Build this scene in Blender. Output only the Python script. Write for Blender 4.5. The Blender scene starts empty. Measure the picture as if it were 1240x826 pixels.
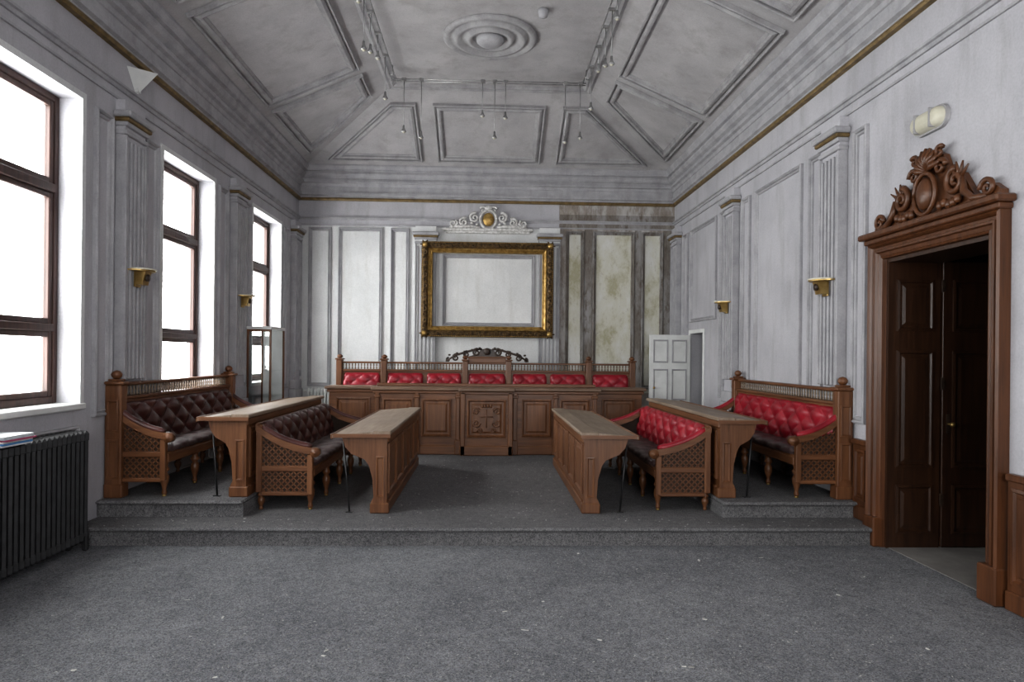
import bpy, math, random
from mathutils import Vector as V, Matrix
random.seed(4)
PI=math.pi
# ------------------------------------------------------------ materials
def newmat(n):
    m=bpy.data.materials.new(n); m.use_nodes=True
    nt=m.node_tree; b=nt.nodes['Principled BSDF']
    return m,nt,b
def noise(nt,scale,detail=4,vec=None,rough=.6):
    n=nt.nodes.new('ShaderNodeTexNoise'); n.inputs['Scale'].default_value=scale
    n.inputs['Detail'].default_value=detail; n.inputs['Roughness'].default_value=rough
    if vec is not None: nt.links.new(vec,n.inputs['Vector'])
    return n
def coords(nt,sc=(1,1,1)):
    t=nt.nodes.new('ShaderNodeTexCoord'); m=nt.nodes.new('ShaderNodeMapping')
    m.inputs['Scale'].default_value=sc
    nt.links.new(t.outputs['Object'],m.inputs['Vector']); return m.outputs['Vector']
def ramp(nt,fac,stops):
    r=nt.nodes.new('ShaderNodeValToRGB'); e=r.color_ramp.elements
    while len(e)<len(stops): e.new(.5)
    for i,(p,c) in enumerate(stops):
        e[i].position=p; e[i].color=(c[0],c[1],c[2],1)
    nt.links.new(fac,r.inputs['Fac']); return r
def bump(nt,b,h,strength,dist=.01):
    n=nt.nodes.new('ShaderNodeBump'); n.inputs['Strength'].default_value=strength
    n.inputs['Distance'].default_value=dist
    nt.links.new(h,n.inputs['Height']); nt.links.new(n.outputs['Normal'],b.inputs['Normal'])
def mixc(nt,fac,a,c):
    m=nt.nodes.new('ShaderNodeMix'); m.data_type='RGBA'
    nt.links.new(fac,m.inputs[0]); 
    for s,x in ((6,a),(7,c)):
        if isinstance(x,tuple): m.inputs[s].default_value=(*x,1)
        else: nt.links.new(x,m.inputs[s])
    return m.outputs[2]
def mul(nt,a,c,f=1):
    m=nt.nodes.new('ShaderNodeMix'); m.data_type='RGBA'; m.blend_type='MULTIPLY'; m.inputs[0].default_value=f
    nt.links.new(a,m.inputs[6]); nt.links.new(c,m.inputs[7]); return m.outputs[2]
def mottled(n,c1,c2,scale=3,rough=.6,bs=.15,fine=40,metal=0,sc=(1,1,1),p=(.35,.65)):
    m,nt,b=newmat(n); v=coords(nt,sc)
    no=noise(nt,scale,6,v); r=ramp(nt,no.outputs['Fac'],[(p[0],c1),(p[1],c2)])
    nt.links.new(r.outputs['Color'],b.inputs['Base Color'])
    b.inputs['Roughness'].default_value=rough; b.inputs['Metallic'].default_value=metal
    if bs:
        f=noise(nt,fine,4,v); bump(nt,b,f.outputs['Fac'],bs)
    return m
def plaster(n,c1,c2,stain,amt=.7,scale=1.5,bs=.15):
    m,nt,b=newmat(n); v=coords(nt)
    a=noise(nt,scale,6,v); r=ramp(nt,a.outputs['Fac'],[(.35,c1),(.65,c2)])
    s=noise(nt,1.6,8,coords(nt,(2.6,2.6,.45)),.7); rs=ramp(nt,s.outputs['Fac'],[(.5,(0,0,0)),(.72,(amt,amt,amt))])
    o=mixc(nt,rs.outputs['Color'],r.outputs['Color'],stain)
    f=noise(nt,60,4,v); rf=ramp(nt,f.outputs['Fac'],[(.3,(.92,.92,.92)),(.6,(1.03,1.03,1.03))])
    o=mul(nt,o,rf.outputs['Color'])
    nt.links.new(o,b.inputs['Base Color']); b.inputs['Roughness'].default_value=.78
    bump(nt,b,f.outputs['Fac'],bs); return m
def wood(n,c1,c2,axis,rough=.4):
    sc={'x':(.6,9,9),'y':(9,.6,9),'z':(9,9,.6)}[axis]
    m,nt,b=newmat(n); v=coords(nt,sc)
    g=noise(nt,3.0,8,v,.65); r=ramp(nt,g.outputs['Fac'],[(.3,c1),(.7,c2)])
    big=noise(nt,1.3,3,coords(nt)); 
    dust=ramp(nt,big.outputs['Fac'],[(.35,(.8,.8,.8)),(.7,(1.1,1.1,1.1))])
    o=mul(nt,r.outputs['Color'],dust.outputs['Color'])
    nt.links.new(o,b.inputs['Base Color'])
    b.inputs['Roughness'].default_value=rough
    bump(nt,b,g.outputs['Fac'],.15,.004)
    return m
WALL=plaster('wall_paint',(.405,.40,.425),(.48,.475,.50),(.30,.29,.295),.6)
WALLB=plaster('wall_paint_pale',(.60,.61,.61),(.72,.725,.725),(.47,.46,.43),.5,1.2,.1)
TRIM=plaster('trim_paint',(.33,.328,.345),(.43,.425,.44),(.24,.23,.235),.6,5)
TRIMD=plaster('trim_dusty',(.30,.295,.305),(.42,.415,.42),(.22,.21,.21),.7,4)
CEIL=plaster('ceiling_plaster',(.37,.36,.367),(.46,.45,.455),(.29,.275,.27),.65,1.8,.25)
def damaged(n,k,dark):
    m,nt,b=newmat(n); v=coords(nt,(2.2,1,.55))
    a=noise(nt,1.7,9,v,.7); c=noise(nt,9,8,coords(nt,(1.5,1,.6)),.7)
    r1=ramp(nt,a.outputs['Fac'],[(.3,tuple(k*q for q in (.46,.45,.45))),(.46,tuple(k*q for q in (.38,.365,.35))),(.56,tuple(k*q for q in (.24,.21,.185))),(.68,tuple(k*q for q in (.38,.355,.315)))])
    r2=ramp(nt,c.outputs['Fac'],[(.5,(0,0,0)),(.66,(dark,dark,dark))])
    o=mixc(nt,r2.outputs['Color'],r1.outputs['Color'],(.13,.105,.085))
    nt.links.new(o,b.inputs['Base Color']); b.inputs['Roughness'].default_value=.85
    bump(nt,b,c.outputs['Fac'],.5,.01); return m
DMG=damaged('stripped_plaster',1.2,.6)
DMG2=damaged('stripped_plaster_dark',.75,1)
def mouldy():
    m,nt,b=newmat('mouldy_plaster'); v=coords(nt,(1.2,1,.7))
    a=noise(nt,1.3,9,v,.72); c=noise(nt,12,6,v,.7)
    r1=ramp(nt,a.outputs['Fac'],[(.40,(.66,.66,.63)),(.53,(.58,.57,.49)),(.62,(.40,.38,.26)),(.74,(.48,.45,.38))])
    r2=ramp(nt,c.outputs['Fac'],[(.57,(0,0,0)),(.74,(.65,.65,.65))])
    o=mixc(nt,r2.outputs['Color'],r1.outputs['Color'],(.26,.21,.14))
    nt.links.new(o,b.inputs['Base Color']); b.inputs['Roughness'].default_value=.85
    bump(nt,b,c.outputs['Fac'],.3,.01); return m
MOULD=mouldy()
def carpet(n,c1,c2,c3):
    m,nt,b=newmat(n); v=coords(nt)
    a=noise(nt,.7,9,v,.72); f=noise(nt,120,4,v,.85); k=noise(nt,55,6,v,.8); g=noise(nt,13,8,v,.8)
    r=ramp(nt,a.outputs['Fac'],[(.32,c1),(.66,c2)])
    rf=ramp(nt,f.outputs['Fac'],[(.34,(.2,.2,.2)),(.66,(1.8,1.8,1.8))])
    o=mul(nt,r.outputs['Color'],rf.outputs['Color'],1)
    rg=ramp(nt,g.outputs['Fac'],[(.36,(.78,.78,.79)),(.62,(1.12,1.12,1.11))]); o=mul(nt,o,rg.outputs['Color'])
    rk=ramp(nt,k.outputs['Fac'],[(.52,(0,0,0)),(.68,(1,1,1))])
    o=mixc(nt,rk.outputs['Color'],o,c3)
    nt.links.new(o,b.inputs['Base Color']); b.inputs['Roughness'].default_value=1
    b.inputs['Specular IOR Level'].default_value=.1
    bump(nt,b,f.outputs['Fac'],1,.012); return m
CARPET=carpet('carpet_floor',(.17,.174,.19),(.27,.274,.29),(.38,.375,.365))
CARPET2=carpet('carpet_dais',(.15,.148,.153),(.215,.213,.218),(.31,.305,.30))
STONE=mottled('corridor_stone',(.2,.19,.18),(.28,.27,.255),4,.6,.05)
OZ=wood('oak_vertical',(.088,.034,.014),(.205,.092,.041),'z')
OX=wood('oak_across',(.092,.036,.015),(.215,.096,.043),'x')
OY=wood('oak_along',(.088,.034,.014),(.205,.092,.041),'y')
OTOP=wood('oak_dusty_top',(.18,.13,.09),(.30,.235,.18),'y',.5)
OTOPX=wood('oak_dusty_top_across',(.14,.08,.048),(.24,.16,.11),'x',.45)
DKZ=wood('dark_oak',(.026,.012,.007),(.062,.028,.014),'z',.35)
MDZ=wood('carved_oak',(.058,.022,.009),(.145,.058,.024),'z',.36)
DKB=mottled('dark_walnut',(.025,.016,.012),(.06,.038,.026),8,.4,.1)
CRIM=mottled('crimson_leather',(.19,.006,.015),(.33,.016,.03),5,.36,.15,70)
CRIM_SHADED=mottled('maroon_leather',(.040,.013,.011),(.085,.030,.026),5,.32,.15,70)  # left benches: same crimson leather, backlit shade put into the colour
SEAT=mottled('dusty_seat_leather',(.045,.022,.022),(.11,.075,.07),6,.48,.15,70)
BLK=mottled('black_steel',(.012,.012,.013),(.03,.03,.03),10,.4,0)
IRON=mottled('radiator_iron',(.010,.010,.011),(.024,.024,.026),12,.55,.1)
BRASS=mottled('aged_brass',(.30,.20,.07),(.45,.32,.13),10,.35,.05,40,.8)
GOLD=mottled('gilt',(.24,.14,.04),(.58,.40,.15),16,.35,.4,60,.7)
BRONZE=mottled('dark_gilt',(.03,.018,.010),(.20,.125,.05),22,.42,.8,90,.5)
WHITE=mottled('white_gloss_paint',(.60,.61,.60),(.72,.73,.72),4,.45,.05)
PLAST=mottled('cream_diffuser',(.5,.48,.38),(.62,.6,.5),4,.4,0)
PLCREST=mottled('crest_plaster',(.42,.41,.39),(.78,.77,.76),22,.7,.4,60)
WFR=wood('window_frame_brown',(.03,.015,.012),(.08,.038,.028),'z',.5)
RAILW=mottled('picture_rail_gilt',(.13,.09,.04),(.26,.18,.08),9,.5,.1,40,.3)
DARKBK=mottled('lattice_backing',(.022,.012,.009),(.045,.026,.017),8,.8,0)
CHIP=mottled('plaster_chip',(.40,.39,.37),(.62,.61,.58),30,.9,0)
CHROME=mottled('satin_steel',(.3,.3,.3),(.5,.5,.5),10,.3,0,40,.8)
def glassmat():
    m=bpy.data.materials.new('pane_glass'); m.use_nodes=True; nt=m.node_tree; nt.nodes.clear()
    o=nt.nodes.new('ShaderNodeOutputMaterial'); t=nt.nodes.new('ShaderNodeBsdfTransparent')
    g=nt.nodes.new('ShaderNodeBsdfGlossy'); g.inputs['Roughness'].default_value=.03
    t.inputs['Color'].default_value=(.97,.98,.98,1)
    x=nt.nodes.new('ShaderNodeMixShader'); x.inputs[0].default_value=.05
    nt.links.new(t.outputs[0],x.inputs[1]); nt.links.new(g.outputs[0],x.inputs[2])
    nt.links.new(x.outputs[0],o.inputs['Surface']); return m
GLASS=glassmat()
# ------------------------------------------------------------ mesh builder
class B:
    def __init__(s,name,sx=1):
        s.name=name; s.v=[]; s.f=[]; s.m=[]; s.sm=[]; s.mats=[]; s.sx=sx
    def mi(s,m):
        if m not in s.mats: s.mats.append(m)
        return s.mats.index(m)
    def add(s,vs,fs,m,smooth=False):
        o=len(s.v); s.v+= [(p[0]*s.sx,p[1],p[2]) for p in vs]; k=s.mi(m)
        for f in fs:
            s.f.append(tuple(i+o for i in f)); s.m.append(k); s.sm.append(smooth)
    def box(s,x0,x1,y0,y1,z0,z1,m,b=0):
        if x1<x0:x0,x1=x1,x0
        if y1<y0:y0,y1=y1,y0
        if z1<z0:z0,z1=z1,z0
        if b<=0:
            vs=[(x,y,z) for x in (x0,x1) for y in (y0,y1) for z in (z0,z1)]
            s.add(vs,[(0,1,3,2),(4,6,7,5),(0,4,5,1),(2,3,7,6),(0,2,6,4),(1,5,7,3)],m); return
        b=min(b,(x1-x0)*.45,(y1-y0)*.45,(z1-z0)*.45)
        X=(x0,x1);Y=(y0,y1);Z=(z0,z1); vs=[]; idx={}
        for i in (0,1):
            for j in (0,1):
                for k in (0,1):
                    sx=b*(1-2*i);sy=b*(1-2*j);sz=b*(1-2*k)
                    for a,p in enumerate([(X[i],Y[j]+sy,Z[k]+sz),(X[i]+sx,Y[j],Z[k]+sz),(X[i]+sx,Y[j]+sy,Z[k])]):
                        idx[(i,j,k,a)]=len(vs); vs.append(p)
        F=[]
        for i in (0,1):
            F.append([idx[(i,j,k,0)] for j,k in ((0,0),(1,0),(1,1),(0,1))])
            F.append([idx[(j,i,k,1)] for j,k in ((0,0),(1,0),(1,1),(0,1))])
            F.append([idx[(j,k,i,2)] for j,k in ((0,0),(1,0),(1,1),(0,1))])
        for i in (0,1):
            for j in (0,1):
                F.append([idx[(i,j,0,0)],idx[(i,j,1,0)],idx[(i,j,1,1)],idx[(i,j,0,1)]])
                F.append([idx[(i,0,j,0)],idx[(i,1,j,0)],idx[(i,1,j,2)],idx[(i,0,j,2)]])
                F.append([idx[(0,i,j,1)],idx[(1,i,j,1)],idx[(1,i,j,2)],idx[(0,i,j,2)]])
                for k in (0,1): F.append([idx[(i,j,k,a)] for a in range(3)])
        s.add(vs,F,m)
    def lathe(s,x,y,prof,m,seg=12,smooth=True,sy=1):
        vs=[];n=len(prof)
        for i in range(seg):
            a=2*PI*i/seg
            for r,z in prof: vs.append((x+r*math.cos(a),y+sy*r*math.sin(a),z))
        F=[]
        for i in range(seg):
            j=(i+1)%seg
            for k in range(n-1): F.append((i*n+k,j*n+k,j*n+k+1,i*n+k+1))
        F.append([i*n for i in range(seg)]); F.append([i*n+n-1 for i in range(seg)])
        s.add(vs,F,m,smooth)
    def tube(s,pts,r,m,seg=6,smooth=True):
        pts=[V(p) for p in pts]; n=len(pts); rr=r if isinstance(r,(list,tuple)) else [r]*n
        vs=[]; up=None
        for i,p in enumerate(pts):
            d=(pts[min(i+1,n-1)]-pts[max(i-1,0)]).normalized()
            if up is None:
                up=V((0,0,1)) if abs(d.z)<.9 else V((1,0,0))
            a=d.cross(up)
            if a.length<1e-4: a=d.orthogonal()
            a.normalize(); up=a.cross(d).normalized()
            for k in range(seg):
                t=2*PI*k/seg+PI/seg; vs.append(p+a*math.cos(t)*rr[i]+up*math.sin(t)*rr[i])
        F=[]
        for i in range(n-1):
            for k in range(seg):
                l=(k+1)%seg; F.append((i*seg+k,i*seg+l,(i+1)*seg+l,(i+1)*seg+k))
        F.append(list(range(seg))); F.append([(n-1)*seg+k for k in range(seg)])
        s.add(vs,F,m,smooth)
    def prism(s,poly,n,th,m):
        n=V(n).normalized()*th; a=[V(p) for p in poly]; k=len(a)
        vs=a+[p+n for p in a]
        F=[list(range(k)),list(range(k,2*k))]+[(i,(i+1)%k,k+(i+1)%k,k+i) for i in range(k)]
        s.add(vs,F,m)
    def mold(s,poly,n,prof,m,cap=None,smooth=False):
        n=V(n).normalized(); P=[V(p) for p in poly]; k=len(P)
        ar=V((0,0,0))
        for i in range(k): ar+=P[i].cross(P[(i+1)%k])
        if ar.dot(n)<0: P.reverse()
        dirs=[]
        for i in range(k):
            d0=(P[i]-P[i-1]).normalized(); d1=(P[(i+1)%k]-P[i]).normalized()
            a=n.cross(d0); c=n.cross(d1); q=a+c; q=q/(q.dot(a)) if q.dot(a)>1e-5 else a
            dirs.append(q)
        vs=[]
        for ins,h in prof:
            for i in range(k): vs.append(P[i]+dirs[i]*ins+n*h)
        F=[]
        for a in range(len(prof)-1):
            for i in range(k):
                j=(i+1)%k; F.append((a*k+i,a*k+j,(a+1)*k+j,(a+1)*k+i))
        s.add(vs,F,m,smooth)
        if cap is not None:
            s.add(vs[-k:],[list(range(k))],cap)
    def grid(s,fn,nu,nv,m,smooth=True):
        vs=[fn(i/nu,j/nv) for i in range(nu+1) for j in range(nv+1)]
        F=[(i*(nv+1)+j,(i+1)*(nv+1)+j,(i+1)*(nv+1)+j+1,i*(nv+1)+j+1) for i in range(nu) for j in range(nv)]
        s.add(vs,F,m,smooth)
    def ell(s,c,r,m,seg=8,rings=5):
        vs=[];c=V(c)
        for i in range(1,rings):
            t=PI*i/rings
            for k in range(seg):
                a=2*PI*k/seg
                vs.append((c.x+r[0]*math.sin(t)*math.cos(a),c.y+r[1]*math.sin(t)*math.sin(a),c.z+r[2]*math.cos(t)))
        F=[(i*seg+k,i*seg+(k+1)%seg,(i+1)*seg+(k+1)%seg,(i+1)*seg+k) for i in range(rings-2) for k in range(seg)]
        F.append(list(range(seg))); F.append([(rings-2)*seg+k for k in range(seg)])
        s.add(vs,F,m,True)
    def strip(s,p0,p1,w,th,n,m):
        p0=V(p0);p1=V(p1);n=V(n).normalized(); d=(p1-p0)
        if d.length<1e-4: return
        a=d.normalized().cross(n)*w/2
        s.prism([p0-a,p1-a,p1+a,p0+a],n,th,m)
    def scroll(s,c,ax,ay,r,turns,a0,sgn,m,tr=.02,seg=6,rin=.12):
        c=V(c);ax=V(ax);ay=V(ay);N=int(14*turns)+2; pts=[];rr=[]
        for i in range(N+1):
            t=i/N; rad=r*(1-(1-rin)*t); a=a0+sgn*2*PI*turns*t
            pts.append(c+ax*rad*math.cos(a)+ay*rad*math.sin(a)); rr.append(tr*(1-.45*t))
        s.tube(pts,rr,m,seg)
    def done(s):
        import bmesh
        xs=[p[0] for p in s.v];ys=[p[1] for p in s.v];zs=[p[2] for p in s.v]
        o=V(((min(xs)+max(xs))/2,(min(ys)+max(ys))/2,min(zs)))
        me=bpy.data.meshes.new(s.name); me.from_pydata([V(p)-o for p in s.v],[],s.f)
        for m in s.mats: me.materials.append(m)
        for p,k,sm in zip(me.polygons,s.m,s.sm): p.material_index=k; p.use_smooth=sm
        bm=bmesh.new(); bm.from_mesh(me); bmesh.ops.recalc_face_normals(bm,faces=bm.faces); bm.to_mesh(me); bm.free()
        me.update()
        ob=bpy.data.objects.new(s.name,me); ob.location=o; bpy.context.scene.collection.objects.link(ob); return ob
def clipseg(p,d,poly):
    t0,t1=-1e9,1e9;k=len(poly)
    for i in range(k):
        a=poly[i];b=poly[(i+1)%k]; ex,ey=b[0]-a[0],b[1]-a[1]; nx,ny=-ey,ex
        num=(p[0]-a[0])*nx+(p[1]-a[1])*ny; den=d[0]*nx+d[1]*ny
        if abs(den)<1e-9:
            if num<0: return None
            continue
        t=-num/den
        if den>0: t0=max(t0,t)
        else: t1=min(t1,t)
    return (t0,t1) if t1-t0>.008 else None
def lattice_xz(b,poly,y,n,m,sp=.034,w=.011,th=.010):
    for s in (1,-1):
        d=(.7071,.7071*s); nn=(-d[1],d[0]); cs=[q[0]*nn[0]+q[1]*nn[1] for q in poly]
        c=min(cs)+sp*.5
        while c<max(cs):
            r=clipseg((nn[0]*c,nn[1]*c),d,poly)
            if r:
                a=(nn[0]*c+d[0]*r[0],nn[1]*c+d[1]*r[0]); e=(nn[0]*c+d[0]*r[1],nn[1]*c+d[1]*r[1])
                b.strip((a[0],y,a[1]),(e[0],y,e[1]),w,th,n,m)
            c+=sp
# ------------------------------------------------------------ dimensions
XW=3.28; YB=11.84; YF=-2.5; ZT=5.6
LS=.15; LU=.29
WIN=[(-1.0,.25),(1.65,2.92),(4.30,5.57),(6.94,8.21),(9.56,10.83)]
SILL=1.1; HEAD=3.58
DY0,DY1,DZ=4.28,5.46,2.37
b=B('floor'); b.box(-3.7,5.4,YF-.3,12.2,-.12,0,CARPET); b.box(XW+.02,5.2,2.9,12.0,0,.004,STONE); b.done()
# dais
b=B('floor_dais')
b.box(-XW,XW,5.50,YB,0,.125,CARPET2); b.box(-XW,XW,5.465,YB,.115,LS,CARPET2,.014)
for s in (1,-1):
    b.box(s*2.06,s*XW,5.84,8.95,LS,LU-.03,CARPET2); b.box(s*2.06,s*XW,5.805,8.97,LU-.035,LU,CARPET2,.014)
b.box(-2.4,2.4,10.15,YB-.5,LS,LS+.14,CARPET2,.01)
b.done()
def wall_with(b,xa,xb,y0,y1,z0,z1,ops,m):
    y=y0
    for a,c,s,h in sorted(ops):
        b.box(xa,xb,y,a,z0,z1,m)
        if s>z0: b.box(xa,xb,a,c,z0,s,m)
        b.box(xa,xb,a,c,h,z1,m); y=c
    b.box(xa,xb,y,y1,z0,z1,m)
b=B('wall_left'); wall_with(b,-XW-.3,-XW,YF-.3,YB+.3,0,ZT,[(a,c,SILL,HEAD) for a,c in WIN],WALL); b.done()
b=B('wall_right'); wall_with(b,XW,XW+.44,YF-.3,YB+.3,0,ZT,[(DY0,DY1,0,DZ),(10.16,10.80,0,1.92)],WALL); b.done()
b=B('wall_back'); b.box(-XW,1.24,YB,YB+.3,0,ZT,WALLB); b.box(1.24,XW,YB,YB+.3,0,ZT,DMG)
b.box(1.38,1.66,YB-.006,YB,.9,3.72,MOULD); b.box(1.86,2.55,YB-.006,YB,.9,3.72,MOULD); b.box(2.72,3.06,YB-.006,YB,.9,3.72,MOULD)
for x0,x1 in ((1.69,1.82),(2.58,2.69),(3.09,3.28)): b.box(x0,x1,YB-.02,YB,.9,3.76,DMG2)
b.box(1.25,3.28,YB-.012,YB,3.80,4.02,DMG2)
b.box(-XW,1.24,YB-.006,YB,3.76,4.2,WALL)
b.done()
b=B('wall_front')
xs=-XW
FILLX=(-.65,1.25)  # unseen rear windows, added to throw frontal fill on the dais
for a in FILLX:
    b.box(xs,a,YF-.3,YF,0,ZT,WALL); b.box(a,a+1.3,YF-.3,YF,0,SILL,WALL); b.box(a,a+1.3,YF-.3,YF,HEAD+.1,ZT,WALL); xs=a+1.3
b.box(xs,XW,YF-.3,YF,0,ZT,WALL); b.done()
b=B('wall_corridor')
b.box(5.2,5.3,2.9,12.1,0,2.9,DKB); b.box(XW+.44,5.3,2.8,2.9,0,2.9,DKB); b.box(XW+.44,5.3,12.0,12.1,0,2.9,DKB); b.box(XW+.44,5.3,2.8,12.1,2.8,2.9,DKB)
b.done()
# ceiling
b=B('ceiling')
IX,OX_=1.44,3.10; Yo,Yi=11.65,9.99; yo,yi=YF+.19,YF+1.85; Z0,Z1=4.76,5.49
o=[(-OX_,yo,Z0),(OX_,yo,Z0),(OX_,Yo,Z0),(-OX_,Yo,Z0)]; i_=[(-IX,yi,Z1),(IX,yi,Z1),(IX,Yi,Z1),(-IX,Yi,Z1)]
b.add(o+i_,[(0,1,5,4),(1,2,6,5),(2,3,7,6),(3,0,4,7),(4,5,6,7)],CEIL)
b.box(-3.7,3.8,YF-.3,YB+.3,ZT,ZT+.1,CEIL)  # unseen slab over the ceiling, added to block sky light leaks
SL=(Z1-Z0)/(OX_-IX)
CP=[(0,-.005),(0,.045),(.012,.052),(.028,.045),(.03,.012),(.048,.010),(.052,.036),(.085,.052),(.11,.044),(.115,.014),(.14,.008),(.145,-.005)]
def side(s,pl):
    return [(s*x,y,Z0+(OX_-x)*SL) for x,y in pl]
def endp(pl,s=1): return [(s*x,y,Z0+(Yo-y)*SL) for x,y in pl]
for s in (1,-1):
    n=V((-s*SL,0,-1))
    for y0,y1 in ((1.3,3.75),(3.98,6.43),(6.66,9.08)):
        b.mold(side(s,[(2.95,y0),(2.95,y1),(1.74,y1),(1.74,y0)]),n,CP,TRIMD)
    b.mold(side(s,[(2.95,9.27),(1.74,9.27),(1.74,9.98),(2.95,11.19)]),n,CP,TRIMD)
    n2=V((0,-SL,-1))
    b.mold(endp([(1.12,10.3),(1.5,10.3),(2.7,11.5),(1.12,11.5)],s),n2,CP,TRIMD)
b.mold(endp([(-.86,10.3),(.86,10.3),(.86,11.5),(-.86,11.5)]),V((0,-SL,-1)),CP,TRIMD)
b.mold([(-IX,yi,Z1),(IX,yi,Z1),(IX,Yi,Z1),(-IX,Yi,Z1)],(0,0,-1),[(-.1,-.06),(-.08,.03),(-.03,.045),(.0,.03),(.03,.03),(.06,.012),(.09,.001)],TRIMD)
b.lathe(0,8.4,[(.58,Z1+.01),(.58,Z1-.03),(.54,Z1-.055),(.5,Z1-.03),(.46,Z1-.02),(.44,Z1-.06),(.40,Z1-.065),(.36,Z1-.02),(.3,Z1-.02),(.28,Z1-.06),(.24,Z1-.06),(.22,Z1-.02),(.02,Z1-.02)],TRIMD,48)
b.lathe(0,8.4,[(.17,Z1),(.17,Z1-.06),(.14,Z1-.085),(.07,Z1-.10),(.02,Z1-.10)],TRIM,32)
b.done()
# cornice
R=[(-XW,YF,0),(XW,YF,0),(XW,YB,0),(-XW,YB,0)]
def ring(z): return [(x,y,z) for x,y,_ in R]
b=B('trim_1')
b.mold(ring(4.24),(0,0,1),[(0,0),(.03,0),(.03,.03),(.065,.045),(.065,.085),(.04,.09),(.04,.19),(.055,.195),(.07,.235),(.11,.25),(.11,.285),(.085,.29),(.085,.32),(.13,.345),(.16,.38),(.16,.40),(.145,.405),(.15,.42),(.19,.43),(.19,.455),(.22,.50),(.22,.53),(.17,.54)],TRIM)
b.done()
b=B('trim_2'); b.mold(ring(4.19),(0,0,1),[(0,0),(.05,0),(.06,.02),(.05,.045),(0,.05)],RAILW); b.done()
b=B('trim_3'); b.mold(ring(3.86),(0,0,1),[(0,0),(.02,0),(.03,.025),(.05,.03),(.05,.05),(0,.055)],TRIM); b.mold(ring(3.77),(0,0,1),[(0,0),(.018,0),(.018,.02),(0,.025)],TRIM); b.done()
# wall panels
WP=[(0,-.002),(0,.030),(.014,.038),(.026,.024),(.030,.008),(.040,.008),(.043,.024),(.055,.016),(.06,-.002)]
b=B('trim_4')
def wp(side_,a0,a1,z0,z1,m=TRIM):
    if side_=='L': P=[(-XW,a0,z0),(-XW,a1,z0),(-XW,a1,z1),(-XW,a0,z1)];n=(1,0,0)
    elif side_=='R': P=[(XW,a0,z0),(XW,a1,z0),(XW,a1,z1),(XW,a0,z1)];n=(-1,0,0)
    else: P=[(a0,YB-.006,z0),(a1,YB-.006,z0),(a1,YB-.006,z1),(a0,YB-.006,z1)];n=(0,-1,0)
    b.mold(P,n,WP,m)
ZP0,ZP1=.98,3.58
for y0,y1 in ((5.74,6.0),(6.56,6.82),(8.33,8.62),(9.2,9.44),(10.95,11.25)):
    wp('L',y0,y1,ZP0 if y0>5.8 else 1.0,ZP1)
for a,c in WIN[2:]: wp('L',a+.03,c-.03,.25,.95)
for y0,y1 in ((5.73,5.95),(6.5,6.78),(6.95,8.17),(8.34,8.62),(9.2,9.42),(9.58,10.8),(10.95,11.25)):
    z0=ZP0 if not (9.5<y0<10.5) else 2.1
    wp('R',y0,y1,z0,ZP1)
for x0,x1 in ((-3.1,-2.71),(-2.59,-1.83),(-1.69,-1.37)): wp('B',x0,x1,ZP0,3.73,TRIM)
wp('B',-.79,.82,2.05,3.29,TRIM)
for x0,x1 in ((1.36,1.68),(1.84,2.57),(2.70,3.08)): wp('B',x0,x1,ZP0,3.73,DMG2)
b.done()
# pilasters
PN=[6]
def pilaster(side_,c,w=.36,mat=WALL,m2=TRIM,z00=None):
    b=B('trim_%d'%PN[0]); PN[0]+=1
    def bx(a0,a1,d,z0,z1,m,bev=0):
        if side_=='L': b.box(-XW,-XW+d,a0,a1,z0,z1,m,bev)
        elif side_=='R': b.box(XW-d,XW,a0,a1,z0,z1,m,bev)
        else: b.box(a0,a1,YB-.006-d,YB-.006,z0,z1,m,bev)
    h=w/2; zb=LS if (side_=='B' or c>6) else 0
    zs=z00 if z00 else zb
    bx(c-h+.004,c+h-.004,.07,zs,3.5,mat)
    k=5; zr=max(1.25,zs)
    for i in range(k):
        cc=c-h+.045+(w-.09)*i/(k-1); bx(cc-.016,cc+.016,.092,zr,3.42,m2,.006)
    bx(c-h,c-h+.022,.098,max(1.15,zs),3.455,m2,.005); bx(c+h-.022,c+h,.098,max(1.15,zs),3.455,m2,.005)
    if not z00:
        bx(c-h-.03,c+h+.03,.12,zb,.95,m2,.01); bx(c-h-.015,c+h+.015,.105,.95,1.1,m2,.012)
    bx(c-h-.01,c+h+.01,.10,3.46,3.5,m2,.006)
    bx(c-h-.015,c+h+.015,.11,3.53,3.57,m2,.006)
    bx(c-h-.03,c+h+.03,.13,3.57,3.605,RAILW,.008)
    bx(c-h-.05,c+h+.05,.155,3.605,3.66,m2,.012)
    bx(c-h+.002,c+h-.002,.08,3.5,3.765,mat)
    return b.done()
for y in (3.58,6.25,8.9,11.55): 
    z00=1.30 if y==6.25 else None
    pilaster('L',y,z00=z00)
    if y>4: pilaster('R',y,z00=z00)
pilaster('R',3.3)
pilaster('B',-1.08,.36,WALLB); pilaster('B',1.07,.36,WALLB)
# wainscot right
b=B('trim_5')
for y0,y1,z in ((5.64,5.89,LS),(3.0,4.10,0)):
    b.box(XW-.03,XW,y0,y1,z,.83,MDZ); b.box(XW-.055,XW,y0,y1,.80,.845,MDZ,.008); b.box(XW-.05,XW,y0,y1,z,z+.12,MDZ,.008)
    k=1 if y1-y0<.5 else 3
    for i in range(k):
        a=y0+(y1-y0)*i/k+.04; c=y0+(y1-y0)*(i+1)/k-.04
        b.mold([(XW-.03,a,z+.17),(XW-.03,c,z+.17),(XW-.03,c,.76),(XW-.03,a,.76)],(-1,0,0),[(0,0),(0,.015),(.02,.018),(.03,.002),(.05,.002),(.06,.012)],MDZ,cap=MDZ)
b.done()
b=B('baseboard_left'); b.box(-XW,-XW+.02,YF,5.46,0,.16,TRIM,.004); b.done()
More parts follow.
